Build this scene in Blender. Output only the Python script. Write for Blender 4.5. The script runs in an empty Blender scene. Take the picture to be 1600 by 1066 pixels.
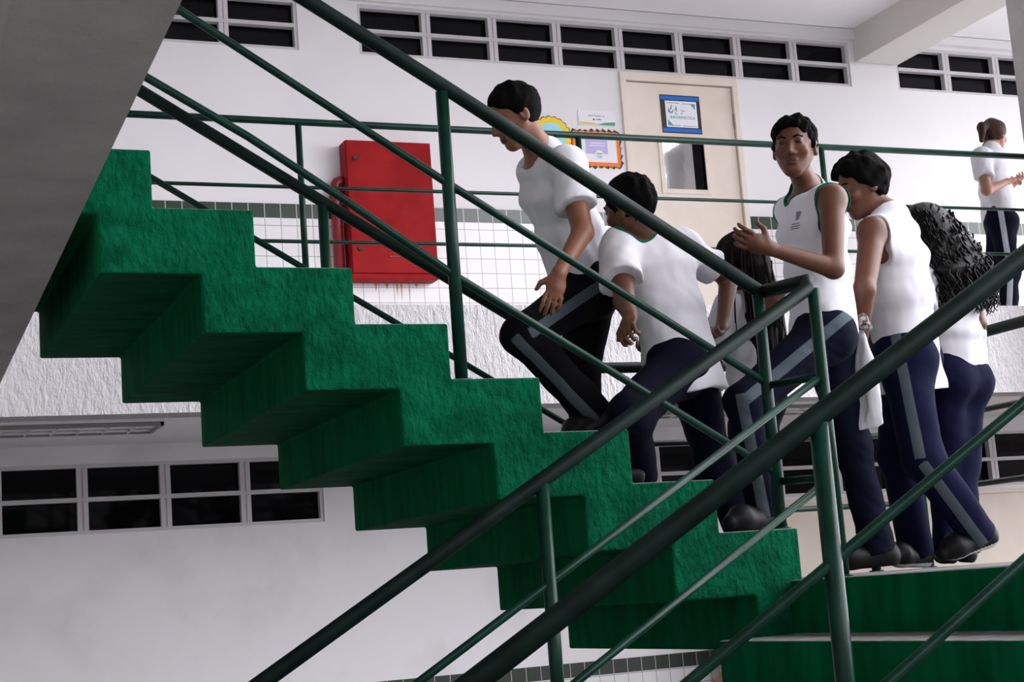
import bpy, math, random
import numpy as np
from mathutils import Vector, Matrix

random.seed(7)
RNG = np.random.default_rng(7)
SC = bpy.context.scene
COL = SC.collection

# ------------------------------------------------------------------ camera
FPX, YAW, PITCH, ROLL = 2480.2, .405133, .157032, -.074738
_cy, _sy, _cp, _sp = math.cos(YAW), math.sin(YAW), math.cos(PITCH), math.sin(PITCH)
_f = Vector((_sy * _cp, _cy * _cp, _sp))
_r0 = Vector((_cy, -_sy, 0))
_u0 = _r0.cross(_f)
_r = math.cos(ROLL) * _r0 + math.sin(ROLL) * _u0
_u = -math.sin(ROLL) * _r0 + math.cos(ROLL) * _u0
cam = bpy.data.cameras.new('camera')
cam.sensor_width = 36
cam.lens = FPX / 1600 * 36
cam.clip_start = .05
cam_o = bpy.data.objects.new('camera', cam)
COL.objects.link(cam_o)
cam_o.matrix_world = Matrix(((_r.x, _u.x, -_f.x, 0), (_r.y, _u.y, -_f.y, 0), (_r.z, _u.z, -_f.z, 0), (0, 0, 0, 1)))
SC.camera = cam_o

# ------------------------------------------------------------------ sky and exposure
SC.view_settings.view_transform = 'Standard'
SC.view_settings.look = 'None'
SC.view_settings.gamma = 1
SC.view_settings.exposure = -0.05
SKY_LO, SKY_HI, SKY_DIR = .10, 8.6, (.95, -.30, .10)
wd = bpy.data.worlds.new('sky')
SC.world = wd
wd.use_nodes = True
nt = wd.node_tree
nt.nodes.clear()
tc = nt.nodes.new('ShaderNodeTexCoord')
dt = nt.nodes.new('ShaderNodeVectorMath'); dt.operation = 'DOT_PRODUCT'
dt.inputs[1].default_value = Vector(SKY_DIR).normalized()
nt.links.new(tc.outputs['Generated'], dt.inputs[0])
mr = nt.nodes.new('ShaderNodeMapRange')
mr.interpolation_type = 'SMOOTHSTEP'
mr.inputs['From Min'].default_value = -.22
mr.inputs['From Max'].default_value = 1.0
mr.inputs['To Min'].default_value = SKY_LO
mr.inputs['To Max'].default_value = SKY_HI
nt.links.new(dt.outputs['Value'], mr.inputs['Value'])
bg = nt.nodes.new('ShaderNodeBackground')
bg.inputs['Color'].default_value = (.955, .94, 1.0, 1)
nt.links.new(mr.outputs['Result'], bg.inputs['Strength'])
wo = nt.nodes.new('ShaderNodeOutputWorld')
nt.links.new(bg.outputs['Background'], wo.inputs['Surface'])

# ------------------------------------------------------------------ key levels (metres, eye at the origin)
YW = 9.64            # classroom wall
YS = 7.51            # edge of the corridor slab
ZF = 1.4865          # upper corridor floor
ZL = -.025           # half landing
ZG = -1.5465         # lower corridor floor
ZC = 4.06            # ceiling over the upper corridor
Y0, Y1 = 4.40, 5.86  # upper flight, near and far side
RISE, GO = .1685, .289


# ------------------------------------------------------------------ materials
def mat(name, col, rough=.6, spec=.5, metal=0.0):
    m = bpy.data.materials.new(name)
    m.use_nodes = True
    b = m.node_tree.nodes['Principled BSDF']
    b.inputs['Base Color'].default_value = (*col, 1)
    b.inputs['Roughness'].default_value = rough
    b.inputs['Specular IOR Level'].default_value = spec
    b.inputs['Metallic'].default_value = metal
    return m


def nod(m, t, **kw):
    n = m.node_tree.nodes.new(t)
    for k, v in kw.items():
        if k in n.inputs:
            n.inputs[k].default_value = v
        else:
            setattr(n, k, v)
    return n


def lnk(m, a, b):
    m.node_tree.links.new(a, b)


def bsdf(m):
    return m.node_tree.nodes['Principled BSDF']


def coords(m, scale=(1, 1, 1)):
    g = nod(m, 'ShaderNodeNewGeometry')
    mp = nod(m, 'ShaderNodeMapping')
    mp.inputs['Scale'].default_value = scale
    lnk(m, g.outputs['Position'], mp.inputs['Vector'])
    return mp.outputs['Vector']


def bump(m, scale=60, detail=4, dist=.004, strength=.6, stretch=(1, 1, 1), rough=.6):
    v = coords(m, stretch)
    n = nod(m, 'ShaderNodeTexNoise', Scale=scale, Detail=detail, Roughness=rough)
    lnk(m, v, n.inputs['Vector'])
    b = nod(m, 'ShaderNodeBump', Strength=strength, Distance=dist)
    lnk(m, n.outputs['Fac'], b.inputs['Height'])
    lnk(m, b.outputs['Normal'], bsdf(m).inputs['Normal'])
    return n, b


def mottle(m, c1, c2, scale=3, detail=5, stretch=(1, 1, 1), lo=.35, hi=.65):
    v = coords(m, stretch)
    n = nod(m, 'ShaderNodeTexNoise', Scale=scale, Detail=detail)
    lnk(m, v, n.inputs['Vector'])
    r = nod(m, 'ShaderNodeMapRange')
    r.inputs['From Min'].default_value = lo
    r.inputs['From Max'].default_value = hi
    lnk(m, n.outputs['Fac'], r.inputs['Value'])
    x = nod(m, 'ShaderNodeMix', data_type='RGBA')
    x.inputs[6].default_value = (*c1, 1)
    x.inputs[7].default_value = (*c2, 1)
    lnk(m, r.outputs['Result'], x.inputs[0])
    lnk(m, x.outputs[2], bsdf(m).inputs['Base Color'])
    return x


M = {}
M['wall'] = mat('white_wall_paint', (.80, .785, .80), .55, .3)
mottle(M['wall'], (.77, .755, .77), (.82, .805, .82), 1.5)
M['wall_low'] = mat('white_lower_wall_paint', (.80, .785, .80), .5, .3)
mottle(M['wall_low'], (.72, .70, .71), (.82, .80, .82), 2.2, 6, lo=.28, hi=.5)
M['cream'] = mat('cream_paint', (.74, .655, .57), .5, .35)
mottle(M['cream'], (.72, .63, .54), (.78, .69, .61), 4, 6)
M['ceil'] = mat('ceiling_paint', (.93, .92, .925), .7, .2)
M['stucco'] = mat('white_rough_plaster', (.80, .785, .80), .8, .2)
bump(M['stucco'], 42, 7, .045, 1.0, (1, 1, .42), .62)
M['concrete'] = mat('painted_grey_concrete', (.42, .405, .395), .85, .2)
mottle(M['concrete'], (.50, .485, .475), (.62, .60, .585), 5, 6)
bump(M['concrete'], 60, 7, .022, .8, (1, 1, .6), .65)
M['concrete_pale'] = mat('pale_painted_concrete', (.68, .655, .62), .85, .2)
bump(M['concrete_pale'], 70, 6, .006, .5)
M['green_rough'] = mat('green_rough_plaster', (.0, .12, .05), .8, .04)
mottle(M['green_rough'], (.0, .088, .038), (.002, .155, .070), 14, 8)
bump(M['green_rough'], 42, 8, .060, 1.0, (1.3, 1.3, .75), .60)
M['green_smooth'] = mat('green_brushed_paint', (.0, .08, .026), .8, .03)
mottle(M['green_smooth'], (.0, .068, .023), (.001, .115, .042), 5, 6, (1, 3, .6))
bump(M['green_smooth'], 26, 5, .004, .35, (.5, 1, 1))
M['tread'] = mat('worn_grey_cement', (.34, .33, .325), .8, .3)
mottle(M['tread'], (.15, .147, .143), (.27, .265, .26), 16, 7)
bump(M['tread'], 60, 6, .005, .5)
M['rail'] = mat('dark_green_enamel', (.003, .024, .015), .30, .15)
mottle(M['rail'], (.0022, .019, .012), (.0045, .030, .019), 14, 5)
bump(M['rail'], 90, 3, .0012, .25)
M['rail_dark'] = mat('worn_dark_handrail_enamel', (.003, .010, .008), .5, .13)
mottle(M['rail_dark'], (.002, .008, .006), (.005, .016, .012), 10, 6)
bump(M['rail_dark'], 80, 3, .0012, .25)
M['frame'] = mat('grey_white_window_frame', (.60, .585, .60), .45, .4)
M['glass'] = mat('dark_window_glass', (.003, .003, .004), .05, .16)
M['floor'] = mat('dull_cement_floor', (.14, .135, .13), .7, .2)
mottle(M['floor'], (.12, .115, .11), (.16, .155, .15), 2, 6)
M['red'] = mat('red_enamel', (.3, .010, .012), .5, .08)
mottle(M['red'], (.24, .006, .008), (.34, .012, .014), 5, 5)
M['red_dark'] = mat('deep_red_enamel', (.22, .008, .015), .35, .5)
M['black'] = mat('black_plastic', (.008, .008, .009), .4, .4)
M['paper'] = mat('white_paper', (.82, .81, .86), .6, .2)
M['blue'] = mat('blue_card', (.008, .14, .55), .5, .3)
M['teal'] = mat('teal_print', (.09, .36, .46), .6, .2)
M['navy_ink'] = mat('slate_print', (.16, .20, .36), .6, .2)
M['grey_ink'] = mat('grey_print', (.30, .36, .38), .6, .2)
M['ink'] = mat('dark_print', (.05, .06, .07), .6, .2)
M['orange'] = mat('orange_card', (.86, .20, .015), .5, .3)
M['yellow'] = mat('yellow_card', (.90, .62, .01), .5, .3)
M['sky_card'] = mat('pale_blue_card', (.35, .70, .78), .5, .3)
M['lilac'] = mat('lilac_print', (.52, .47, .74), .6, .2)
M['sign_green'] = mat('green_print', (.06, .36, .19), .5, .3)
M['sign_yellow'] = mat('ochre_print', (.68, .56, .16), .5, .3)
M['steel'] = mat('brushed_metal', (.35, .34, .33), .35, .5, .8)
M['lamp_white'] = mat('white_lamp_reflector', (.85, .85, .85), .3, .5)
M['lamp_grey'] = mat('grey_lamp_body', (.30, .29, .29), .4, .4)
M['door_glass'] = mat('mirror_film_glass', (.86, .88, .90), .05, .5, 1.0)
_n, _b = bump(M['door_glass'], 9, 3, .002, .15)

# tiles: white glazed field with grey grout, green band
def tile_mat(name, c, grout, w, h, off=(0, 0)):
    m = mat(name, c, .22, .5)
    g = nod(m, 'ShaderNodeNewGeometry')
    sp = nod(m, 'ShaderNodeSeparateXYZ')
    lnk(m, g.outputs['Position'], sp.inputs[0])
    cb = nod(m, 'ShaderNodeCombineXYZ')
    ax = nod(m, 'ShaderNodeMath', operation='ADD'); ax.inputs[1].default_value = off[0]
    az = nod(m, 'ShaderNodeMath', operation='ADD'); az.inputs[1].default_value = off[1]
    lnk(m, sp.outputs['X'], ax.inputs[0]); lnk(m, sp.outputs['Z'], az.inputs[0])
    lnk(m, ax.outputs[0], cb.inputs['X']); lnk(m, az.outputs[0], cb.inputs['Y'])
    br = nod(m, 'ShaderNodeTexBrick', offset=0.0, squash=1.0)
    br.inputs['Scale'].default_value = 1
    br.inputs['Brick Width'].default_value = w
    br.inputs['Row Height'].default_value = h
    br.inputs['Mortar Size'].default_value = .0024
    br.inputs['Mortar Smooth'].default_value = .1
    br.inputs['Bias'].default_value = 0
    br.inputs['Color1'].default_value = (*c, 1)
    br.inputs['Color2'].default_value = (*[x * .94 for x in c], 1)
    br.inputs['Mortar'].default_value = (*grout, 1)
    lnk(m, cb.outputs[0], br.inputs['Vector'])
    lnk(m, br.outputs['Color'], bsdf(m).inputs['Base Color'])
    return m, br


M['tile'], _ = tile_mat('white_glazed_tile', (.80, .79, .80), (.30, .28, .28), .1045, .1, (.02, -.0185))
M['tile_green'], _ = tile_mat('dark_green_glazed_tile', (.022, .045, .024), (.55, .54, .52), .1045, .4, (.02, .1))
M['tile_green_low'], _ = tile_mat('dark_green_glazed_tile_low', (.025, .038, .027), (.45, .44, .42), .1045, .4, (.02, .32))


# ------------------------------------------------------------------ mesh helpers
def wloc(o):
    l = Vector((0, 0, 0))
    while o is not None:
        l = l + o.location
        o = o.parent
    return l


def make_mesh(name, V, F, mats, parent=None, smooth=False, mi=None, origin=None):
    V = np.asarray(V, np.float64).reshape(-1, 3)
    if parent is not None:
        org = np.array(wloc(parent))
    elif origin is not None:
        org = np.array(origin, float)
    else:
        lo, hi = V.min(0), V.max(0)
        org = np.array([(lo[0] + hi[0]) / 2, (lo[1] + hi[1]) / 2, lo[2]])
    me = bpy.data.meshes.new(name)
    if isinstance(F, np.ndarray):
        n, k = F.shape
        me.vertices.add(len(V)); me.loops.add(n * k); me.polygons.add(n)
        me.vertices.foreach_set('co', (V - org).astype(np.float32).ravel())
        me.loops.foreach_set('vertex_index', F.astype(np.int32).ravel())
        me.polygons.foreach_set('loop_start', np.arange(0, n * k, k, dtype=np.int32))
        me.polygons.foreach_set('loop_total', np.full(n, k, np.int32))
        me.update(calc_edges=True)
    else:
        me.from_pydata((V - org).tolist(), [], F)
    for m in (mats if isinstance(mats, (list, tuple)) else [mats]):
        me.materials.append(m)
    if mi is not None:
        me.polygons.foreach_set('material_index', np.asarray(mi, np.int32))
    if smooth:
        me.polygons.foreach_set('use_smooth', np.ones(len(me.polygons), bool))
    me.validate()
    me.update()
    o = bpy.data.objects.new(name, me)
    COL.objects.link(o)
    if parent is not None:
        o.parent = parent
    else:
        o.location = org
    return o


class G:
    def __init__(s):
        s.V = []; s.F = []; s.mi = []; s.sm = []

    def add(s, V, F, mi=0, smooth=False):
        b = len(s.V)
        s.V += [tuple(v) for v in V]
        s.F += [tuple(i + b for i in f) for f in F]
        s.mi += [mi] * len(F); s.sm += [smooth] * len(F)
        return s

    def box(s, x0, x1, y0, y1, z0, z1, mi=0):
        V = [(x, y, z) for x in (x0, x1) for y in (y0, y1) for z in (z0, z1)]
        F = [(0, 1, 3, 2), (4, 6, 7, 5), (0, 4, 5, 1), (2, 3, 7, 6), (0, 2, 6, 4), (1, 5, 7, 3)]
        return s.add(V, F, mi)

    def tube(s, pts, r, seg=14, mi=0, r2=None):
        pts = [Vector(p) for p in pts]
        n = len(pts)
        V = []; prev = None
        for i, p in enumerate(pts):
            t = (pts[min(i + 1, n - 1)] - pts[max(i - 1, 0)]).normalized()
            if 0 < i < n - 1:
                a = (pts[i] - pts[i - 1]).normalized(); b = (pts[i + 1] - pts[i]).normalized()
                t = (a + b).normalized(); k = 1 / max(.35, t.dot(a))
            else:
                k = 1
            if prev is None:
                ref = Vector((0, 0, 1)) if abs(t.z) < .9 else Vector((0, 1, 0))
                x = t.cross(ref).normalized()
            else:
                x = (prev - t * prev.dot(t)).normalized()
            prev = x
            y = t.cross(x)
            rr = r if r2 is None else r + (r2 - r) * i / (n - 1)
            for j in range(seg):
                a = 2 * math.pi * j / seg
                V.append(p + (x * math.cos(a) + y * math.sin(a)) * rr)
        F = []
        for i in range(n - 1):
            for j in range(seg):
                F.append((i * seg + j, i * seg + (j + 1) % seg, (i + 1) * seg + (j + 1) % seg, (i + 1) * seg + j))
        s.add(V, F, mi, True)
        b = len(s.V) - len(V)
        s.F.append(tuple(b + j for j in reversed(range(seg)))); s.mi.append(mi); s.sm.append(False)
        s.F.append(tuple(b + (n - 1) * seg + j for j in range(seg))); s.mi.append(mi); s.sm.append(False)
        return s

    def prism(s, poly, a0, a1, axis=1, mi=0, mi_fn=None):
        """poly: points in the two remaining axes; extruded along axis from a0 to a1"""
        n = len(poly)

        def P(q, a):
            if axis == 1: return (q[0], a, q[1])
            if axis == 0: return (a, q[0], q[1])
            return (q[0], q[1], a)
        V = [P(q, a0) for q in poly] + [P(q, a1) for q in poly]
        F = [tuple(range(n)), tuple(reversed(range(n, 2 * n)))]
        mis = [mi, mi]
        for i in range(n):
            j = (i + 1) % n
            F.append((i, i + n, j + n, j))
            mis.append(mi_fn(poly[i], poly[j]) if mi_fn else mi)
        b = len(s.V)
        s.V += V; s.F += [tuple(i + b for i in f) for f in F]; s.mi += mis; s.sm += [False] * len(F)
        return s

    def build(s, name, mats, parent=None, bevel=0, origin=None):
        o = make_mesh(name, s.V, s.F, mats, parent, origin=origin)
        me = o.data
        if len(me.polygons) == len(s.mi):
            me.polygons.foreach_set('material_index', s.mi)
            me.polygons.foreach_set('use_smooth', s.sm)
        import bmesh
        bm = bmesh.new(); bm.from_mesh(me)
        bmesh.ops.recalc_face_normals(bm, faces=bm.faces[:])
        bm.to_mesh(me); bm.free()
        if bevel:
            md = o.modifiers.new('bevel', 'BEVEL'); md.width = bevel; md.segments = 2; md.limit_method = 'ANGLE'
        return o


def thing(name, label, cat, loc, group=None):
    o = bpy.data.objects.new(name, None)
    o.empty_display_size = .1
    COL.objects.link(o)
    o.location = loc
    return tag(o, label, cat, group)


def tag(o, label, cat, group=None):
    o['label'] = label
    o['category'] = cat
    if group:
        o['group'] = group
    return o


def struct(o, label=None, cat=None):
    o['kind'] = 'structure'
    if label: o['label'] = label
    if cat: o['category'] = cat
    return o


def text_mesh(name, s, size, m, x, y, z, parent, align='CENTER', depth=.0006):
    cu = bpy.data.curves.new('t', 'FONT')
    cu.body = s; cu.size = size; cu.align_x = align; cu.extrude = depth
    to = bpy.data.objects.new('t', cu)
    COL.objects.link(to)
    to.rotation_euler = (math.pi / 2, 0, 0)
    to.location = (x, y, z)
    bpy.context.view_layer.update()
    dg = bpy.context.evaluated_depsgraph_get()
    me = to.evaluated_get(dg).to_mesh()
    mw = to.matrix_world
    V = [tuple(mw @ v.co) for v in me.vertices]
    F = [tuple(p.vertices) for p in me.polygons]
    bpy.data.objects.remove(to); bpy.data.curves.remove(cu)
    return make_mesh(name, V, F, m, parent)


# ------------------------------------------------------------------ the setting
XL, XR = -3.2, 13.0
WB0, WB1, WT0, WT1 = .525, .94, 3.605, 3.955      # lower and upper window strips


def wall_piece(name, x0, x1, z0, z1, m, label):
    return struct(G().box(x0, x1, YW, YW + .16, z0, z1).build(name, m), label, 'wall')


STR = [(-2.60, 2.775), (3.19, 7.10), (7.53, 11.45)]
g = G()
g.box(XL, XR, YW, YW + .16, WT1, ZC + .3)                       # above the upper windows
xs = [XL] + [v for p in STR for v in p] + [XR]
for i in range(0, len(xs), 2):
    g.box(xs[i], xs[i + 1], YW, YW + .16, WT0, WT1)
for x0, x1 in ((XL, 5.11), (6.07, XR)):
    g.box(x0, x1, YW, YW + .16, ZF, WT0)
g.box(5.11, 6.07, YW + .10, YW + .16, ZF, WT0)
g.box(5.11, 6.07, YW, YW + .10, 3.600, WT0)
struct(g.build('wall_back', M['wall']), 'white classroom wall of the upper corridor', 'wall')
g = G()
g.box(XL, XR, YW, YW + .16, WB1, 1.10)
for i in range(0, len(xs), 2):
    g.box(xs[i], xs[i + 1], YW, YW + .16, WB0, WB1)
g.box(XL, XR, YW, YW + .16, ZG, WB0)
struct(g.build('wall_back_lower', M['wall_low']), 'white wall of the lower corridor under the slab', 'wall')
g = G()
g.box(5.62, 12.5, YW - .035, YW - .001, ZG, .47)
g.box(5.60, 12.5, YW - .055, YW - .001, .47, .50)
struct(g.build('wall_back_cream', M['cream']), 'cream painted panelling with a ledge along the lower wall', 'wall')
struct(G().box(XL - .2, XL, -17.1, YW + .16, ZG, 5.5).build('wall_left', M['concrete']), 'unseen wall added to keep light off the left side', 'wall')  # out of view, added to block sky light from the left
struct(G().box(-25, 40, -30, YW + .3, ZG - .2, ZG).build('floor', M['floor']), 'dull cement ground floor', 'floor')
# dark rooms behind the windows stay closed by the panes; the corridor slab
g = G()
g.box(XL, XR, YS, YS + .20, .961, ZF, 0)
g.box(XL, XR, YS + .20, YW - .001, 1.05, ZF, 1)
struct(g.build('floor_slab', [M['stucco'], M['ceil']]), 'white rough plastered edge of the upper corridor floor slab', 'floor')
g = G()
g.box(XL, 7.15, 6.9, YW - .001, ZC, ZC + .25)
g.box(7.54, XR, 6.9, YW - .001, ZC, ZC + .25)
g.box(7.15, 7.54, 6.9, YW - .001, ZC + .04, ZC + .25)
struct(g.build('ceiling', M['ceil']), 'white ceiling over the upper corridor', 'ceiling')
struct(G().box(XL - .2, 5.6, -5.0, 6.88, ZC + .45, ZC + .65).build('ceiling_stair_shade', M['concrete']), 'unseen roof slab over the stair hall, added to darken the left', 'ceiling')  # unseen roof, added and sized to hold sky light off the left walls
g = G()
g.box(XL, 7.15, YW - .03, YW - .001, 3.975, 4.055)
g.box(7.54, XR, YW - .05, YW - .001, 3.985, 4.055)
struct(g.build('trim_1', M['wall']), 'white moulding between the high windows and the ceiling', 'trim')
# tiles on the upper wall
g = G()
for x0, x1 in ((XL, 5.105), (6.075, XR)):
    g.box(x0, x1, YW - .008, YW - .0005, ZF, 2.4685)
struct(g.build('trim_2', M['tile']), 'white tiled dado of the upper corridor', 'trim')
g = G()
for x0, x1 in ((XL, 5.105), (6.075, XR)):
    g.box(x0, x1, YW - .009, YW - .0005, 2.4685, 2.563)
struct(g.build('trim_3', M['tile_green']), 'dark green tile band topping the upper dado', 'trim')
struct(G().box(XL, 5.47, YW - .009, YW - .0005, -.574, -.482).build('trim_4', M['tile_green_low']), 'dark green tile band of the lower corridor', 'trim')
struct(G().box(XL, 5.47, YW - .008, YW - .0005, ZG, -.574).build('trim_5', M['tile']), 'white tiled dado of the lower corridor', 'trim')
struct(G().box(5.475, 5.60, YW - .06, YW - .001, ZG, .40).build('trim_6', M['wall']), 'white door jamb at the end of the lower tiles', 'trim')


# windows: each strip one window with frame, mullions and panes
def window(n, x0, x1, z0, z1, label):
    root = struct(thing('window_%d' % n, label, 'window', ((x0 + x1) / 2, YW, z0)))
    fy0, fy1 = YW + .01, YW + .06
    g = G(); t = .022
    g.box(x0, x1, fy0, fy1, z0, z0 + t); g.box(x0, x1, fy0, fy1, z1 - t, z1)
    g.box(x0, x0 + t, fy0, fy1, z0 + t, z1 - t); g.box(x1 - t, x1, fy0, fy1, z0 + t, z1 - t)
    g.build('window_frame', M['frame'], root)
    n_ = max(1, int(round((x1 - x0) / .49)))
    w = (x1 - x0) / n_
    zm = (z0 + z1) / 2 - .003
    for i in range(1, n_):
        x = x0 + w * i
        g = G(); za_, zb_ = z0 + t, z1 - t
        g.box(x - .032, x - .004, fy0 + .001, fy1, za_, zb_); g.box(x + .004, x + .032, fy0 + .004, fy1, za_, zb_)
        g.box(x - .004, x + .004, fy0 + .012, fy1, za_, zb_)
        g.build('mullion', M['frame'], root)
    g = G(); g.box(x0 + t, x1 - t, fy0 - .003, fy1, zm - .013, zm + .013); g.box(x0 + t, x1 - t, fy0 - .008, fy0 - .003, zm - .003, zm + .005)
    g.build('transom', M['frame'], root)
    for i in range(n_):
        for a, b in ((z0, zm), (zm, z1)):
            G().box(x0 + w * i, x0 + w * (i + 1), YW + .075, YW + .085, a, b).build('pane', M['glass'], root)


k = 1
for (x0, x1), nm in zip(STR, ('left', 'middle', 'right')):
    window(k, x0, x1, WT0, WT1, '%s strip of high dark windows in the upper corridor wall' % nm); k += 1
for (x0, x1), nm in zip(STR, ('left', 'middle', 'right')):
    window(k, x0, x1, WB0, WB1, '%s strip of dark windows in the lower corridor wall' % nm); k += 1

# the classroom door
d = struct(thing('door_1', 'cream classroom door with a small glazed panel', 'door', (5.59, YW, ZF)))
g = G()
g.box(5.11, 5.158, YW - .02, YW + .09, ZF, 3.5399); g.box(6.028, 6.072, YW - .02, YW + .09, ZF, 3.5399)
g.box(5.11, 6.072, YW - .02, YW + .09, 3.540, 3.60)
g.build('door_frame', M['cream'], d, .004)
g = G()
gx0, gx1, gz0, gz1 = 5.415, 5.752, 2.752, 3.105
g.box(5.163, gx0, YW + .005, YW + .045, ZF + .006, 3.533); g.box(gx1, 6.023, YW + .005, YW + .045, ZF + .006, 3.533)
g.box(gx0, gx1, YW + .005, YW + .045, ZF + .006, gz0); g.box(gx0, gx1, YW + .005, YW + .045, gz1, 3.533)
leaf = g.build('door_leaf', M['cream'], d)
g = G()
g.box(gx0 - .035, gx0, YW - .004, YW + .03, gz0 - .035, gz1 + .035); g.box(gx1, gx1 + .035, YW - .004, YW + .03, gz0 - .035, gz1 + .035)
g.box(gx0, gx1, YW - .004, YW + .03, gz0 - .035, gz0); g.box(gx0, gx1, YW - .004, YW + .03, gz1, gz1 + .035)
g.build('glazing_bead', M['cream'], leaf, .003)
G().box(gx0, gx1 - .085, YW + .022, YW + .027, gz0, gz1).build('pane', M['door_glass'], leaf)
G().box(gx1 - .085, gx1, YW + .022, YW + .027, gz0, gz1).build('pane', M['glass'], leaf)
for hz in (3.28, 2.30):
    G().tube([(6.026, YW - .004, hz - .05), (6.026, YW - .004, hz + .05)], .008, 10).build('hinge', M['steel'], d)
g = G(); g.tube([(5.21, YW - .0, 2.50), (5.21, YW - .05, 2.50), (5.33, YW - .05, 2.50)], .010, 10); g.box(5.19, 5.23, YW - .004, YW + .006, 2.44, 2.56)
g.build('door_handle', M['steel'], d)

# beams and column
bl = G()
xa = lambda y: .4997 + (y - 2.38) * .0186
V = []
for y in (1.6, 3.2, 4.9, 7.505):
    V += [(xa(y) - .255, y, .961), (xa(y), y, .961), (xa(y), y, 1.345), (xa(y) - .255, y, 1.345)]
F = [(0, 1, 2, 3), tuple(reversed((12, 13, 14, 15)))]
for i in range(3):
    for j in range(4):
        F.append((i * 4 + j, i * 4 + (j + 1) % 4, i * 4 + 4 + (j + 1) % 4, i * 4 + 4 + j))
bl.add(V, F)
tag(bl.build('concrete_beam', M['concrete']), 'big grey concrete beam crossing the upper left corner in front of the stairs', 'beam')
tag(G().box(-2.6, .60, 1.2, YS - .002, 1.346, ZF).build('stair_landing', M['concrete'], None),
    'upper landing slab resting on the grey beam at top left', 'landing')
g = G().box(7.15, 7.54, 6.9, YW - .002, 3.80, ZC + .035)
tag(g.build('concrete_beam', [M['concrete_pale']], None, .006), 'pale grey ceiling beam running from the wall to the column at top right', 'beam')
tag(G().box(6.80, 7.9, 7.18, 7.555, ZG + .001, 3.798).build('concrete_column', M['concrete'], None, .008),
    'grey concrete column at the right edge of the photo', 'column')
# building across the courtyard, behind the camera
g = G(); g.box(-3.15, 34, -17.5, -17.2, ZG, 1.6, 0)
g.prism([(-19, 1.6), (-15.8, 1.6), (-19, 3.4)], -3.15, 34, 0, 1)
tag(g.build('courtyard_building', [M['wall'], M['floor']]), 'low white building with a dark roof across the courtyard', 'building')


# ------------------------------------------------------------------ stairs
def profile():
    top = [(2.838, ZL)]
    for kk in range(1, 9):
        x = 2.838 - GO * (kk - 1)
        top += [(x, ZL + RISE * kk - .004), (x - GO, ZL + RISE * kk - .004)]
    top[-1] = (.575, top[-1][1])
    bot = [(.575, 1.129), (.66, 1.129)]
    zs = lambda j: .9585 - .1705 * j
    for j in range(0, 8):
        x = .66 + .2857 * j
        if j == 7:
            bot += [(x, -.235)]
        else:
            bot += [(x, zs(j)), (x + .2857, zs(j))]
    bot += [(2.838, -.235)]
    return top + bot


pr = profile()


def fl_mi(a, b):
    if abs(a[1] - b[1]) < 1e-4 and b[0] < a[0] and a[1] > ZL: return 2
    return 1


g = G(); g.prism(pr, Y0, Y1, 1, 0, fl_mi)
tag(g.build('stair_flight', [M['green_rough'], M['green_smooth'], M['tread']], None, .007),
    'green upper flight with stepped underside climbing to the left', 'stairs')
g = G(); g.box(2.842, 4.50, 2.60, Y1, -.235, ZL, 1)
lo = g.build('stair_landing', [M['tread'], M['green_smooth']], None)
for p in lo.data.polygons:
    if p.normal.z > .9: p.material_index = 0
tag(lo, 'green half landing with grey cement top where the two flights meet', 'landing')
lp = [(2.78, ZL - .003)]
for i in range(1, 10):
    lp += [(2.78 - GO * (i - 1) * .97, ZL - RISE * i), (2.78 - GO * i * .97 - .0, ZL - RISE * i)]
lp[-2:] = [(lp[-2][0], ZG + .001)]
lp = [(2.841, ZL - .001), (2.78, ZL - .001)] + lp[1:]
lp += [(lp[-1][0] + .32, ZG + .001), (2.841, -.43)]
g = G(); g.prism(lp, 2.60, Y0 - .012, 1, 0, lambda a, b: 1 if abs(a[1] - b[1]) < 1e-4 and a[1] > ZG + .01 else 0)
tag(g.build('stair_flight', [M['green_smooth'], M['tread']], None, .006),
    'green lower flight with grey cement treads at the lower right', 'stairs')


# ------------------------------------------------------------------ railings
def railing(label, loc):
    return thing('stair_railing', label, 'railing', loc)


def post(root, x, y, z0, z1, r=.020, flange=True):
    g = G().tube([(x, y, z0), (x, y, z1)], r, 16)
    if flange:
        g.tube([(x, y, z0), (x, y, z0 + .006)], r + .012, 16)
    g.build('post', M['rail'], root)


def rail(root, pts, r, name='rail', m='rail'):
    G().tube(pts, r, 16).build(name, M[m], root)


def trd(kk): return ZL + RISE * kk - .003


# near railing of the upper flight
yn = 4.462
zt = lambda x: .928 - .592 * (x - 2.826)
R = railing('dark green pipe railing on the near edge of the upper flight', (1.7, yn, .64))
rail(R, [(.30, yn, 2.412), (1.319, yn, 1.830), (1.760, yn, 1.572), (2.826, yn, zt(2.826))], .0235, 'handrail', 'rail_dark')
rail(R, [(.35, yn, 2.128), (.935, yn, 1.764), (1.738, yn, 1.266), (2.815, yn, .620)], .0125)
rail(R, [(.35, yn, 1.854), (.825, yn, 1.554), (1.117, yn, 1.388), (1.404, yn, 1.202), (1.738, yn, .975), (2.815, yn, .326)], .0125)
post(R, 1.738, yn, trd(4), zt(1.738) - .01)
post(R, 2.815, yn, trd(1), zt(2.815) - .005)
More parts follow.
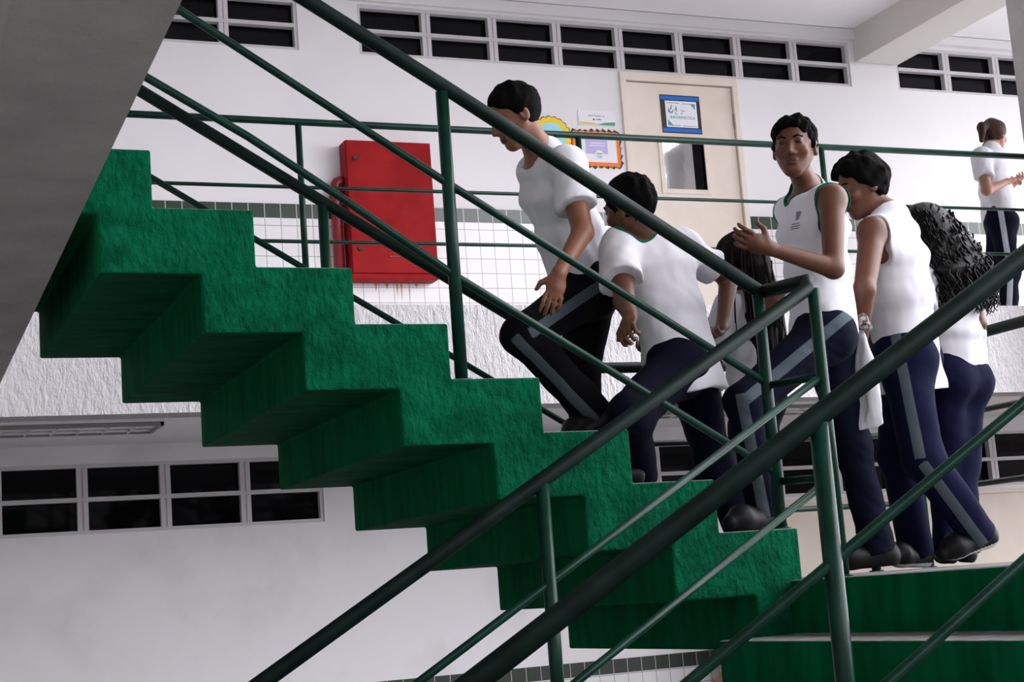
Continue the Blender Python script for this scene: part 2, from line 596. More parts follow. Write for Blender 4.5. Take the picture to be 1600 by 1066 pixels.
# inner railing of the lower flight, tied to the upper one at its end
ya = 4.20
za = lambda x: .898 + .587 * (x - 2.857)
R = railing('dark green inner railing of the lower flight ending beside the landing', (1.86, ya, ZL))
xl = .30
rail(R, [(xl, ya, za(xl)), (2.835, ya, za(2.835)), (2.850, ya + .02, .915), (2.830, yn - .024, .926)], .0235, 'handrail', 'rail_dark')
for dz in (.293, .612):
    rail(R, [(xl + .3, ya, za(xl + .3) - dz), (2.847, ya, za(2.847) - dz)], .0125)
    rail(R, [(2.853, ya, za(2.853) - dz), (2.823, yn - .012, za(2.857) - dz + .008)], .0125)
post(R, 2.857, ya, ZL, .885)
nose = lambda x: ZL - RISE * (1 + math.floor((2.78 - x) / (GO * .97)))
post(R, 1.862, ya, nose(1.862), za(1.862) - .01)
post(R, .87, ya, nose(.87), za(.87) - .01)
# outer railing of the lower flight
yb = 2.77
zb = lambda x: .663 + .587 * (x - 2.457)
R = railing('thick dark green outer railing of the lower flight nearest the camera', (1.86, yb, -.62))
rail(R, [(.45, yb, zb(.45)), (2.857, yb, zb(2.857)), (4.36, yb, .90)], .0245, 'handrail', 'rail_dark')
for dz in (.300, .612):
    rail(R, [(.45, yb, zb(.45) - dz), (2.857, yb, zb(2.857) - dz), (4.36, yb, .90 - dz)], .0125)
for x in (.87, 1.862):
    post(R, x, yb, nose(x), zb(x) - .01, .0205)
post(R, 2.857, yb, ZL, zb(2.857) - .01)
# far railing of the upper flight running on round the landing
yf = 5.775
zf = lambda x: 1.957 - .6 * (x - 1.042)
R = railing('dark green railing on the far side of the upper flight and round the landing', (2.84, yf, ZL))
xe = 2.84
rail(R, [(.35, yf, zf(.35)), (xe, yf, .880), (4.38, yf, .880)], .0235, 'handrail', 'rail_dark')
rail(R, [(4.38, yf - .02, .925), (4.38, yb + .03, .925)], .0235, 'handrail', 'rail_dark')
for dz in (.318, .62):
    rail(R, [(.5, yf, zf(.5) - dz), (xe, yf, .880 - dz), (4.38, yf, .880 - dz)], .0125)
    rail(R, [(4.38, yf - .01, .925 - dz), (4.38, yb + .03, .925 - dz)], .0125)
post(R, 1.722, yf, trd(4), zf(1.722) - .01)
post(R, xe - .01, yf, trd(1) if xe - .01 < 2.838 else ZL, .865)
post(R, 4.10, yf, ZL, .87)
post(R, 4.38, yf, ZL, .925)
post(R, 4.38, yb + .01, ZL, .925)
# corridor railing
yc = 7.56
R = thing('corridor_railing', 'thin dark green railing along the edge of the upper corridor', 'railing', (3.5, yc, ZF))
rail(R, [(-2.9, yc, 2.443), (6.797, yc, 2.443)], .0185, 'handrail')
for z in (2.100, 1.818):
    rail(R, [(-2.9, yc, z), (6.797, yc, z)], .0098)
for i in range(-3, 3):
    post(R, 3.725 + 1.575 * i, yc, ZF, 2.435, .0165)

# ------------------------------------------------------------------ things on the wall
ff = YW - .150
r_ = thing('fire_hose_cabinet', 'big red metal fire hose cabinet on the upper corridor wall', 'cabinet', (3.30, YW - .07, 2.045))
G().box(3.005, 3.590, ff + .012, YW - .0095, 2.045, 2.965).build('cabinet_body', M['red'], r_, .006)
dr = G().box(3.008, 3.587, ff - .004, ff + .011, 2.085, 2.962).build('cabinet_door', M['red'], r_, .004)
for z in (2.84, 2.24):
    g = G(); g.tube([(3.062, ff - .004, z), (3.062, ff - .016, z)], .013, 12); g.box(3.062, 3.088, ff - .020, ff - .014, z - .004, z + .004)
    g.build('lock', M['black'], dr)
for z in (2.235, 2.193):
    G().box(3.25, 3.36, ff - .010, ff - .004, z - .005, z + .005).build('vent_slot', M['red_dark'], dr, .003)
g = G(); g.prism([(3.02, 2.047), (3.55, 2.047), (3.52, 2.0), (3.05, 2.0)], 0, 0)
r_ = thing('fire_water_pipe', 'dark red water pipe beside the red hose cabinet', 'pipe', (2.955, YW - .06, ZF))
G().tube([(2.950, YW - .055, ZF), (2.950, YW - .055, 2.66), (2.954, YW - .055, 2.685), (2.966, YW - .055, 2.702), (2.984, YW - .055, 2.708), (3.002, YW - .055, 2.708)], .036, 18).build('pipe', M['red_dark'], r_)
G().tube([(2.950, YW - .055, 2.60), (2.950, YW - .055, 2.655)], .044, 18).build('coupling', M['red_dark'], r_)
# rust runs under the cabinet
rm = mat('rust_stain', (.50, .26, .08), .7, .2)
mottle(rm, (.62, .42, .22), (.45, .20, .05), 30, 3)
for i, (x, l, w) in enumerate(((3.20, .05, .010), (3.275, .035, .016), (3.345, .075, .007), (3.375, .11, .008), (3.48, .03, .014), (3.43, .10, .005))):
    tag(G().prism([(x - w, 2.044), (x + w, 2.044), (x + w * .5, 2.044 - l * .6), (x, 2.044 - l), (x - w * .4, 2.044 - l * .5)], YW - .0095, YW - .0085, 1).build('rust_stain', rm),
        'orange rust run on the tiles under the red cabinet', 'stain', 'rust runs under the red cabinet')

# wall plate
yp = YW - .001
p_ = thing('wall_plate', 'small white wall plate with a yellow and green swoosh beside the door', 'sign', (4.905, yp, 3.19))
G().box(4.762, 5.050, yp - .006, yp, 3.192, 3.300).build('plate', M['paper'], p_)
yq = yp - .0068
G().prism([(4.77, 3.196), (4.935, 3.196), (4.925, 3.201), (4.86, 3.213), (4.77, 3.215)], yq, yq + .0008, 1).build('swoosh', M['sign_yellow'], p_)
G().prism([(4.90, 3.196), (5.045, 3.196), (5.045, 3.221), (4.96, 3.213)], yq - .0004, yq + .0008, 1).build('swoosh', M['sign_green'], p_)
text_mesh('lettering', 'SALA DE AULA - 06', .0150, M['grey_ink'], 4.905, yq, 3.257, p_)
text_mesh('lettering', 'CEARA', .0140, M['ink'], 4.918, yq, 3.230, p_)
G().tube([(4.880, yq, 3.2345), (4.880, yq + .0008, 3.2345)], .0065, 12).build('crest', M['ink'], p_)


# flame edged notice
def flame_poly(x0, x1, z0, z1, n, a, seed):
    rn = random.Random(seed); P = []
    c = [(x0, z0, x1, z0, 0, -1), (x1, z0, x1, z1, 1, 0), (x1, z1, x0, z1, 0, 1), (x0, z1, x0, z0, -1, 0)]
    for ax, az, bx, bz, nx, nz in c:
        L = math.hypot(bx - ax, bz - az); kx = max(2, int(L / n))
        for i in range(kx):
            t = i / kx
            P.append((ax + (bx - ax) * t, az + (bz - az) * t))
            t2 = (i + rn.uniform(.55, .8)) / kx; h = a * rn.uniform(.5, 1.1)
            P.append((ax + (bx - ax) * t2 + nx * h, az + (bz - az) * t2 + nz * h))
    return P


p_ = thing('notice', 'white notice with lilac block in an orange flame shaped border beside the door', 'poster', (4.89, yp, 2.875))
G().prism(flame_poly(4.700, 5.070, 2.893, 3.150, .045, .020, 3), yp - .003, yp - .0005, 1).build('border_outline', M['ink'], p_)
G().prism(flame_poly(4.708, 5.062, 2.900, 3.142, .045, .012, 3), yp - .004, yp - .003, 1).build('border', M['orange'], p_)
G().box(4.742, 5.040, yp - .005, yp - .004, 2.925, 3.118).build('sheet', M['paper'], p_)
G().box(4.800, 4.970, yp - .0056, yp - .005, 2.985, 3.112).build('print_block', M['lilac'], p_)
G().tube([(4.902, yp - .005, 2.978), (4.902, yp - .0064, 2.978)], .034, 28).build('emblem', M['paper'], p_)
for i, (w, z) in enumerate(((.050, 2.990), (.040, 2.982), (.046, 2.968), (.030, 2.958))):
    G().box(4.902 - w / 2, 4.902 + w / 2, yp - .0070, yp - .0064, z - .0022, z + .0022).build('printed_line', M['grey_ink'] if i % 2 else M['sign_green'], p_)
for z in (3.062, 3.045):
    G().box(4.83, 4.95, yp - .0064, yp - .0056, z - .003, z + .003).build('printed_line', M['paper'], p_)

# scalloped sun
p_ = thing('sun_poster', 'yellow scalloped card disc with pale blue centre left of the wall plate', 'poster', (4.545, yp, 2.93))
cx, cz, RR = 4.545, 3.090, .142


def scal(r, a, n): return [(cx + (r + a * abs(math.sin(n * t / 2))) * math.cos(t), cz + (r + a * abs(math.sin(n * t / 2))) * math.sin(t)) for t in [2 * math.pi * i / 168 for i in range(168)]]


G().prism(scal(RR + .004, .012, 21), yp - .003, yp - .0005, 1).build('outline', M['ink'], p_)
G().prism(scal(RR - .001, .010, 21), yp - .004, yp - .003, 1).build('rays', M['yellow'], p_)
G().tube([(cx, yp - .004, cz), (cx, yp - .005, cz)], RR - .034, 48).build('disc', M['sky_card'], p_)

# poster on the door
yd = YW + .004
p_ = thing('door_poster', 'black and blue framed poster reading 2 INFORMATICA on the cream door', 'poster', (5.59, yd, 3.165))
sk = lambda x, z: (x + (3.165 - z) * .0, z)
px0, px1, pz0, pz1 = 5.428, 5.752, 3.168, 3.452
G().box(px0, px1, yd - .003, yd, pz0, pz1).build('backing', M['black'], p_)
for a, b in ((pz0 + .008, pz0 + .036), (pz1 - .036, pz1 - .008)):
    G().box(px0 + .006, px1 - .006, yd - .004, yd - .003, a, b).build('blue_strip', M['blue'], p_)
sx0, sx1, sz0, sz1 = px0 + .038, px1 - .030, pz0 + .044, pz1 - .044
G().box(sx0, sx1, yd - .004, yd - .003, sz0, sz1).build('sheet', M['paper'], p_)
y_ = yd - .0045
G().prism([(sx1 - .012, sz1 - .018), (sx1 - .052, sz1 - .018), (sx1 - .012, sz1 - .062)], y_, y_ + .0005, 1).build('corner_print', M['teal'], p_)
G().prism([(sx0 + .012, sz0 + .014), (sx0 + .052, sz0 + .014), (sx0 + .012, sz0 + .058)], y_, y_ + .0005, 1).build('corner_print', M['teal'], p_)
for a, b, z in ((sx0 + .012, sx0 + .118, sz1 - .016), (sx0 + .135, sx1 - .012, sz1 - .019), (sx0 + .012, sx0 + .112, sz0 + .013), (sx0 + .130, sx1 - .010, sz0 + .011)):
    G().box(a, b, y_, y_ + .0005, z - .002, z + .002).build('printed_line', M['navy_ink'], p_)
text_mesh('lettering', '2\u00ba', .046, M['grey_ink'], sx0 + .138, y_, sz0 + .098, p_)
text_mesh('lettering', 'INFORM\u00c1TICA', .0315, M['teal'], sx0 + .135, y_, sz0 + .062, p_)
g = G()
rn = random.Random(4)
for i in range(26):
    x = sx0 + .018 + rn.random() * .072; z = sz0 + .096 + rn.random() * .058 - max(0, x - sx0 - .06) * .5
    w, h = rn.uniform(.003, .010), rn.uniform(.005, .018)
    g.box(x, x + w, y_ - .0001 * (i % 5), y_ + .0005, z, z + h, i % 3)
g.build('cartoon_print', [M['grey_ink'], M['teal'], M['ink']], p_)


# recessed luminaires in the lower soffit
def luminaire(x0, x1, label, cells):
    zz = 1.050
    r = thing('ceiling_light', label, 'lamp', ((x0 + x1) / 2, 8.75, zz), 'louvred lamps under the corridor slab')
    g = G(); t = .018; y0, y1 = 8.56, 8.94
    g.box(x0, x1, y0, y0 + t, zz - .022, zz); g.box(x0, x1, y1 - t, y1, zz - .022, zz)
    g.box(x0, x0 + t, y0, y1, zz - .022, zz); g.box(x1 - t, x1, y0, y1, zz - .022, zz)
    g.build('lamp_frame', M['lamp_grey'], r)
    G().box(x0 + t, x1 - t, y0 + t, y1 - t, zz - .004, zz - .001).build('reflector', M['lamp_white'], r)
    n = cells
    for i in range(1, n):
        x = x0 + (x1 - x0) * i / n
        G().box(x - .003, x + .003, y0 + t, y1 - t, zz - .022, zz - .005).build('louvre', M['lamp_white'], r)
    for q in (.28, .72):
        G().tube([(x0 + .03, y0 + (y1 - y0) * q, zz - .013), (x1 - .03, y0 + (y1 - y0) * q, zz - .013)], .007, 10).build('tube_lamp', M['lamp_white'], r)


luminaire(.22, 1.60, 'recessed louvred lamp under the corridor slab at the left', 10)
luminaire(4.75, 6.10, 'recessed louvred lamp under the corridor slab behind the girl with long straight hair', 10)

# ------------------------------------------------------------------ people: signed distance bodies turned into one smooth mesh
def nz(v):
    v = np.asarray(v, float)
    return v / max(1e-9, np.linalg.norm(v))


def cone(a, b, r1, r2, k=.02):
    a = np.asarray(a, float); b = np.asarray(b, float)

    def f(p):
        ba = b - a
        h = np.clip(((p - a) @ ba) / max(1e-9, ba @ ba), 0, 1)
        return np.linalg.norm(p - a - h[:, None] * ba, axis=1) - (r1 + (r2 - r1) * h)
    return ('+', f, k)


def ell(c, R, r, k=.02):
    c = np.asarray(c, float); R = np.asarray(R, float); r = np.asarray(r, float)

    def f(p):
        q = (p - c) @ R.T
        k0 = np.linalg.norm(q / r, axis=1); k1 = np.linalg.norm(q / (r * r), axis=1)
        return k0 * (k0 - 1) / np.maximum(k1, 1e-6)
    return ('+', f, k)


def ecyl(a, b, lat, ra, rb, k=.04, cap=.5):
    """elliptic tapered tube from a to b; (lateral, depth) radii ra at a and rb at b"""
    a = np.asarray(a, float); b = np.asarray(b, float)
    ax = b - a; L = np.linalg.norm(ax); ax = ax / L
    la = nz(np.asarray(lat) - ax * (np.asarray(lat) @ ax)); de = np.cross(la, ax)
    ra = np.asarray(ra, float); rb = np.asarray(rb, float)

    def f(p):
        q = p - a
        t = q @ ax
        h = np.clip(t / L, 0, 1)[:, None]
        R = ra + (rb - ra) * h
        ex = (t - np.clip(t, 0, L)) / cap
        x = (q @ la) / R[:, 0]; y = (q @ de) / R[:, 1]; z = ex / R.min(1)
        n = np.sqrt(x * x + y * y + z * z)
        g = np.sqrt((x / R[:, 0]) ** 2 + (y / R[:, 1]) ** 2 + (z / R.min(1)) ** 2)
        return n * (n - 1) / np.maximum(g, 1e-6)
    return ('+', f, k)


def half(c, n, k=.004):
    """remove everything on the side n points to"""
    c = np.asarray(c, float); n = nz(n)
    return ('-', lambda p: -((p - c) @ n), k)


def sub(pr, k=.008):
    return ('-', pr[1], k)


def both(pr1, pr2):
    return ('+', lambda p: np.maximum(pr1[1](p), pr2[1](p)), .01)


def evalp(prims, p):
    d = None
    for op, f, k in prims:
        e = f(p)
        if op == '~':
            d = d + e
            continue
        if d is None:
            d = e
            continue
        if op == '+':
            h = np.clip(.5 + .5 * (d - e) / k, 0, 1)
            d = d * (1 - h) + e * h - k * h * (1 - h)
        else:
            e = -e
            h = np.clip(.5 - .5 * (d - e) / k, 0, 1)
            d = d * (1 - h) + e * h + k * h * (1 - h)
    return d


def wrinkle(amp, freq, seed, stretch=(1, 1, 1)):
    r = np.random.default_rng(seed)
    D = r.normal(size=(5, 3)); D /= np.linalg.norm(D, axis=1)[:, None]
    D = D * np.array(stretch)
    ph = r.uniform(0, 6.28, 5); fr = freq * r.uniform(.6, 1.7, 5)

    w_ = r.normal(size=(3, 3)) * 9

    def f(p):
        q = p + .035 * np.sin(p @ w_ + ph[:3]) + .012 * np.sin(p[:, [2, 0, 1]] * 31 + ph[1:4])
        s = 0
        for i in range(5):
            t = np.sin(q @ D[i] * fr[i] + ph[i])
            s = s + t * np.abs(t) / (1 + .3 * i)
        return amp * s / 1.6
    return ('~', f, 0)


def mesh_sdf(prims, lo, hi, h):
    lo = np.asarray(lo, float) - 3 * h; hi = np.asarray(hi, float) + 3 * h
    c = 4
    n = np.ceil((hi - lo) / (h * c)).astype(int) + 1
    gx = [lo[i] + (np.arange(n[i]) + .5) * h * c for i in range(3)]
    P = np.stack(np.meshgrid(*gx, indexing='ij'), -1).reshape(-1, 3)
    D = evalp(prims, P).reshape(n)
    near = np.abs(D) < h * c * 1.9
    V = np.repeat(np.repeat(np.repeat(np.where(D > 0, 1., -1.), c, 0), c, 1), c, 2)
    idx = np.argwhere(near)
    off = np.stack(np.meshgrid(*[np.arange(c)] * 3, indexing='ij'), -1).reshape(-1, 3)
    I = (idx[:, None, :] * c + off[None]).reshape(-1, 3)
    p = lo + (I + .5) * h
    vals = np.empty(len(p))
    for i in range(0, len(p), 200000):
        vals[i:i + 200000] = evalp(prims, p[i:i + 200000])
    V[I[:, 0], I[:, 1], I[:, 2]] = vals
    V = np.clip(V, -1, 1)
    S = V < 0
    cs = [slice(None, -1), slice(1, None)]
    cnt = sum(S[cs[a], cs[b], cs[d]].astype(np.int8) for a in (0, 1) for b in (0, 1) for d in (0, 1))
    act = np.argwhere((cnt > 0) & (cnt < 8))
    ids = np.full(cnt.shape, -1, np.int32)
    ids[act[:, 0], act[:, 1], act[:, 2]] = np.arange(len(act))
    corn = np.array([(a, b, d) for a in (0, 1) for b in (0, 1) for d in (0, 1)])
    cv = np.stack([V[act[:, 0] + a, act[:, 1] + b, act[:, 2] + d] for a, b, d in corn], 1)
    acc = np.zeros((len(act), 3)); num = np.zeros(len(act))
    for i in range(8):
        for j in range(i + 1, 8):
            if np.abs(corn[i] - corn[j]).sum() != 1: continue
            m = (cv[:, i] < 0) != (cv[:, j] < 0)
            t = cv[m, i] / (cv[m, i] - cv[m, j])
            acc[m] += corn[i] + (corn[j] - corn[i]) * t[:, None]
            num[m] += 1
    ver = lo + (act + acc / num[:, None] + .5) * h
    quads = []
    for ax in range(3):
        s1 = [slice(None)] * 3; s2 = [slice(None)] * 3
        s1[ax] = slice(None, -1); s2[ax] = slice(1, None)
        A = S[tuple(s1)]; B = S[tuple(s2)]
        E = np.argwhere(A != B)
        u, v = [(1, 2), (2, 0), (0, 1)][ax]
        ok = (E[:, u] > 0) & (E[:, v] > 0) & (E[:, u] < S.shape[u] - 1) & (E[:, v] < S.shape[v] - 1)
        E = E[ok]
        ins = A[E[:, 0], E[:, 1], E[:, 2]]

        def cid(du, dv):
            q = E.copy(); q[:, u] += du; q[:, v] += dv
            return ids[q[:, 0], q[:, 1], q[:, 2]]
        Q = np.stack([cid(-1, -1), cid(0, -1), cid(0, 0), cid(-1, 0)], 1)
        Q[~ins] = Q[~ins][:, ::-1]
        quads.append(Q)
    F = np.concatenate(quads)
    F = F[(F >= 0).all(1)]
    return ver, F


def bounds(pts, pad):
    pts = np.array(pts)
    return pts.min(0) - pad, pts.max(0) + pad


def skin_mat(name, c):
    m = mat(name, c, .5, .35)
    mottle(m, [x * .92 for x in c], [min(1, x * 1.06) for x in c], 25, 4)
    b = bsdf(m)
    b.inputs['Subsurface Weight'].default_value = .08
    b.inputs['Subsurface Radius'].default_value = (.012, .004, .002)
    return m


SK = {'tan': skin_mat('tan_skin', (.195, .080, .045)), 'brown': skin_mat('brown_skin', (.112, .043, .023)),
      'light': skin_mat('light_brown_skin', (.34, .17, .11)), 'dark': skin_mat('dark_brown_skin', (.09, .034, .021))}
LIP = mat('lip', (.075, .022, .018), .45, .4)
CL = {}
CL['white'] = mat('white_cotton', (.66, .655, .70), .9, .08)
bump(CL['white'], 7, 2, .035, .55, (1, 1, .6))
CL['trim'] = mat('dark_green_ribbing', (.006, .085, .045), .8, .2)
CL['navy'] = mat('navy_school_trousers', (.0035, .0045, .013), .85, .06)
bump(CL['navy'], 30, 4, .005, .4)
CL['navy2'] = mat('navy_blue_trousers', (.0048, .0058, .024), .85, .06)
bump(CL['navy2'], 30, 4, .005, .4)
CL['black'] = mat('black_trousers', (.0035, .0035, .005), .85, .06)
bump(CL['black'], 30, 4, .005, .4)
CL['stripe'] = mat('grey_side_stripe', (.07, .09, .105), .8, .15)
CL['stripe_pale'] = mat('pale_side_stripe', (.42, .46, .52), .8, .15)
CL['shoe'] = mat('black_shoe', (.005, .005, .0055), .5, .15)
CL['sole_black'] = mat('black_rubber_sole', (.008, .008, .008), .7, .1)
CL['sole_white'] = mat('grey_rubber_sole', (.45, .44, .42), .7, .2)
HR = {'curls': mat('black_curly_hair', (.003, .0026, .0026), .42, .18), 'black': mat('black_hair', (.0025, .0022, .0022), .75, .04), 'brown': mat('brown_hair', (.045, .017, .011), .55, .2),
      'darkbrown': mat('dark_brown_hair', (.005, .0028, .0025), .6, .08)}
for hm in HR.values():
    bump(hm, 160, 3, .004, .5, (1, 1, .35))
EYE_W = mat('eye_white', (.05, .042, .038), .25, .5)  # near black: the shade of the eye sockets is put into this colour
EYE_I = mat('dark_iris', (.012, .007, .005), .2, .5)


def masked(base, c, attr):
    """a cloth whose second colour (a sewn stripe or ribbed edge) follows a mask stored on the mesh"""
    m = base.copy(); m.name = base.name + '_' + attr
    nt_ = m.node_tree; b = bsdf(m)
    a = nod(m, 'ShaderNodeAttribute'); a.attribute_name = attr
    r = nod(m, 'ShaderNodeMapRange'); r.inputs['From Min'].default_value = .42; r.inputs['From Max'].default_value = .58
    lnk(m, a.outputs['Fac'], r.inputs['Value'])
    x = nod(m, 'ShaderNodeMix', data_type='RGBA'); x.inputs[7].default_value = (*c, 1)
    src = b.inputs['Base Color']
    if src.is_linked:
        lnk(m, src.links[0].from_socket, x.inputs[6])
    else:
        x.inputs[6].default_value = src.default_value
    lnk(m, r.outputs['Result'], x.inputs[0]); lnk(m, x.outputs[2], src)
    return m


def set_mask(o, attr, v):
    a = o.data.attributes.new(attr, 'FLOAT', 'POINT')
    a.data.foreach_set('value', np.asarray(v, np.float32))


def person(label, H, J, face, skin='tan', top='tee', pants='navy', stripe='stripe', sole='sole_black', hair='short', hair_col='black',
           slim=1.0, collar=False, trim=False, grid=.006, hem=.10, tilt=None, shirt_mat=None, seed=1, curl=(.7, .7), headscale=1.0, neckw=1.0,
           thumbs=None, group=None, detail=True):
    s = H / 1.66
    J = {k: np.array(v, float) for k, v in J.items()}
    pel, nek, hd = J['pelvis'], J['neck'], J['head']
    up = nz(nek - pel)
    lat = J['shL'] - J['shR']; lat = nz(lat - up * (lat @ up)); fwd = np.cross(lat, up)
    lath = J['hipL'] - J['hipR']; lath = nz(lath - up * (lath @ up)); fwdh = np.cross(lath, up)
    f = nz(face); hu = nz(hd - nek) if tilt is None else nz(tilt)
    hu = nz(nz(hu * .6 + np.array([0, 0, 1.]) * .4)) if tilt is None else hu
    hu = nz(hu - f * (hu @ f)); hl = np.cross(hu, f)
    RH = np.array([hl, f, hu])
    hs = headscale * (s * .35 + .65)
    w = slim * s
    T = pel + (nek - pel) * .38; C = pel + (nek - pel) * .70; U = pel + (nek - pel) * .93
    latm = nz(lat + lath)
    RC = np.array([lat, fwd, up]); RP = np.array([lath, fwdh, up])
    hp = lambda a, b, c: hd + hl * a * hs + f * b * hs + hu * c * hs
    # ---- body
    B = [ecyl(pel - up * .03 * s, T, lath, (.150 * w, .105 * w), (.125 * w, .090 * w), .05),
         ecyl(T, C, latm, (.125 * w, .090 * w), (.150 * w, .108 * w), .05),
         ecyl(C, U, lat, (.150 * w, .105 * w), (.105 * w, .075 * w), .05),
         cone(J['shL'], J['shR'], .056 * w, .056 * w, .05), cone(U, nek + up * .02 * s, .075 * w, .058 * w * neckw, .04)]
    neck_top = hp(0, -.018, -.055)
    B += [cone(nek - up * .02, neck_top, .056 * w * neckw, .050 * hs * neckw, .03)]
    for S in 'LR':
        B += [cone(J['sh' + S], J['el' + S], .051 * w, .039 * w, .03), cone(J['el' + S], J['wr' + S], .040 * w, .026 * w, .015)]
        B += [cone(J['hip' + S], J['kn' + S], .083 * w, .053 * w, .05), cone(J['kn' + S], J['an' + S], .050 * w, .036 * w, .02)]
        B += [cone(J['an' + S], J['an' + S] + (J['to' + S] - J['an' + S]) * .55 + nz(J['kn' + S] - J['an' + S]) * .02, .030 * w, .016 * w, .02)]
    # head
    B += [ell(hp(0, -.010, .030), RH, np.array([.074, .093, .087]) * hs, .02), ell(hp(0, .028, -.030), RH, np.array([.056, .065, .076]) * hs, .03),
          cone(hp(0, .050, -.088), hp(0, .060, -.092), .022 * hs, .020 * hs, .03)]
    if detail:
        for q in (-1, 1):
            B += [cone(hp(.048 * q, .008, -.034), hp(.014 * q, .062, -.090), .019 * hs, .016 * hs, .022),
                  ell(hp(.040 * q, .066, -.022), RH, np.array([.022, .018, .018]) * hs, .02)]
        B += [cone(hp(-.030, .079, .026), hp(.030, .079, .026), .010 * hs, .010 * hs, .018),
              cone(hp(0, .086, .012), hp(0, .106, -.026), .0085 * hs, .0115 * hs, .010),
              cone(hp(-.014, .092, -.031), hp(.014, .092, -.031), .0085 * hs, .0085 * hs, .008)]
        for q in (-1, 1):
            B.append(sub(ell(hp(.031 * q, .093, .010), RH, np.array([.017, .014, .0095]) * hs), .008))
            B.append(ell(hp(.031 * q, .074, .010), RH, np.array([.016, .0135, .0125]) * hs, .003))
        B += [ell(hp(0, .084, -.056), RH, np.array([.025, .014, .0075]) * hs, .005), ell(hp(0, .083, -.0665), RH, np.array([.021, .014, .0080]) * hs, .005),
              sub(ell(hp(0, .099, -.0605), RH, np.array([.024, .008, .0018]) * hs), .003)]
    for q in (-1, 1):
        B += [ell(hp(.077 * q, -.006, -.006), RH, np.array([.011, .020, .031]) * hs, .006), sub(ell(hp(.086 * q, .000, -.004), RH, np.array([.006, .010, .017]) * hs), .004)]
    # hands
    for i, S in enumerate('LR'):
        wr, ha = J['wr' + S], J['ha' + S]
        dh = nz(ha - wr)
        th = fwd if thumbs is None or thumbs[i] is None else np.array(thumbs[i], float)
        th = nz(th - dh * (th @ dh))
        n = np.cross(dh, th)
        inward = -lat if S == 'L' else lat
        if n @ inward < 0: n = -n
        R = np.array([th, n, dh])
        z = s
        B.append(ell(wr + dh * .048 * z, R, np.array([.037, .0145, .050]) * z, .012))
        B.append(cone(wr, wr + dh * .05 * z, .023 * z, .020 * z, .015))
        cu = curl[i]
        for fi, (o, L) in enumerate(((.030, .066), (.0105, .074), (-.0095, .070), (-.029, .056))):
            a = wr + dh * (.088 - abs(o - .004) * .16) * z + th * o * z
            ang = cu * .35 + .06 * fi
            for sg in range(3):
                d_ = nz(dh * math.cos(ang) + n * math.sin(ang) + th * o * 1.6)
                l = L * (.44, .31, .25)[sg] * z
                b = a + d_ * l
                B.append(cone(a, b, (.0086 - .0007 * sg) * z, (.0080 - .0007 * sg) * z, .003))
                a = b; ang += cu * (.75 + .1 * fi)
        a = wr + dh * .022 * z + th * .022 * z
        b = a + nz(dh * .55 + th * .75 + n * .3) * .042 * z
        c_ = b + nz(dh * .85 + th * .25 + n * .45) * .028 * z
        B += [cone(a, b, .0135 * z, .0105 * z, .008), cone(b, c_, .0100 * z, .0085 * z, .003)]
    lo, hi = bounds(list(J.values()) + [hp(0, 0, .13), hp(0, .1, 0), hp(0, -.12, 0)], .115 * s)
    V, F = mesh_sdf(B, lo, hi, grid)
    fc = V[F].mean(1)
    q = (fc - hd) @ RH.T / hs
    mi = ((np.abs(q[:, 0]) < .024) & (q[:, 1] > .078) & (q[:, 2] < -.050) & (q[:, 2] > -.0735)).astype(int)
    foot = min(J['anL'][2], J['anR'][2], J['toL'][2], J['toR'][2])
    body = make_mesh('person', V, F, [SK[skin], LIP], None, True, mi, origin=(pel[0], pel[1], foot))
    tag(body, label, 'person', group)
    # ---- trousers
    P = [ecyl(pel - up * .04 * s, pel + up * .10 * s, lath, (.168 * w, .128 * w), (.145 * w, .112 * w), .05, .6)]
    for S in 'LR':
        hip, kn, an = J['hip' + S], J['kn' + S], J['an' + S]
        sd = nz(an - kn)
        P += [cone(hip, kn, .100 * w, .074 * w, .06), ell(hip - fwdh * .035 * s - up * .01, RP, np.array([.085, .085, .095]) * w, .05)]
        leg = cone(kn, an + sd * .03, .072 * w, .068 * w)
        cutp = ('+', lambda p, an=an, sd=sd: (p - an - sd * .022 * s) @ sd, .01)
        P.append(('+', both(leg, cutp)[1], .04))
    P.append(half(pel + up * .115 * s, up))
    P.append(wrinkle(.0040, 26, seed + 5, (1, 1, 1.3)))
    V, F = mesh_sdf(P, *bounds([J[k] for k in ('pelvis', 'hipL', 'hipR', 'knL', 'knR', 'anL', 'anR')], .21 * s), grid)
    mk = np.zeros(len(V))
    for S, sg in (('L', 1), ('R', -1)):
        for a, b in (('hip', 'kn'), ('kn', 'an')):
            A, Bb = J[a + S], J[b + S]
            ax = Bb - A; L = np.linalg.norm(ax); ax = ax / L
            o = lath * sg; o = nz(o - ax * (o @ ax)); o2 = np.cross(ax, o)
            r = V - A; t = r @ ax
            rl = np.linalg.norm(r - t[:, None] * ax, axis=1)
            side = (r @ o > .02)
            wd = .020 * s
            m_ = .5 + (wd - np.abs(r @ o2)) / .012
            lo_ = -.12 if a == 'hip' else -.03
            ok = side & (t > lo_) & (t < L + (.03 if a == 'hip' else .08)) & (rl < .17)
            mk = np.maximum(mk, np.where(ok, np.clip(m_, 0, 1), 0))
    tr_ = make_mesh('trousers', V, F, [masked(CL[pants], tuple(bsdf(CL[stripe]).inputs['Base Color'].default_value[:3]), 'stripe')], body, True)
    set_mask(tr_, 'stripe', mk)
    # ---- shirt
    z = s
    st = shirt_mat or CL['white']
    hemc = pel - up * (hem - .10) * z
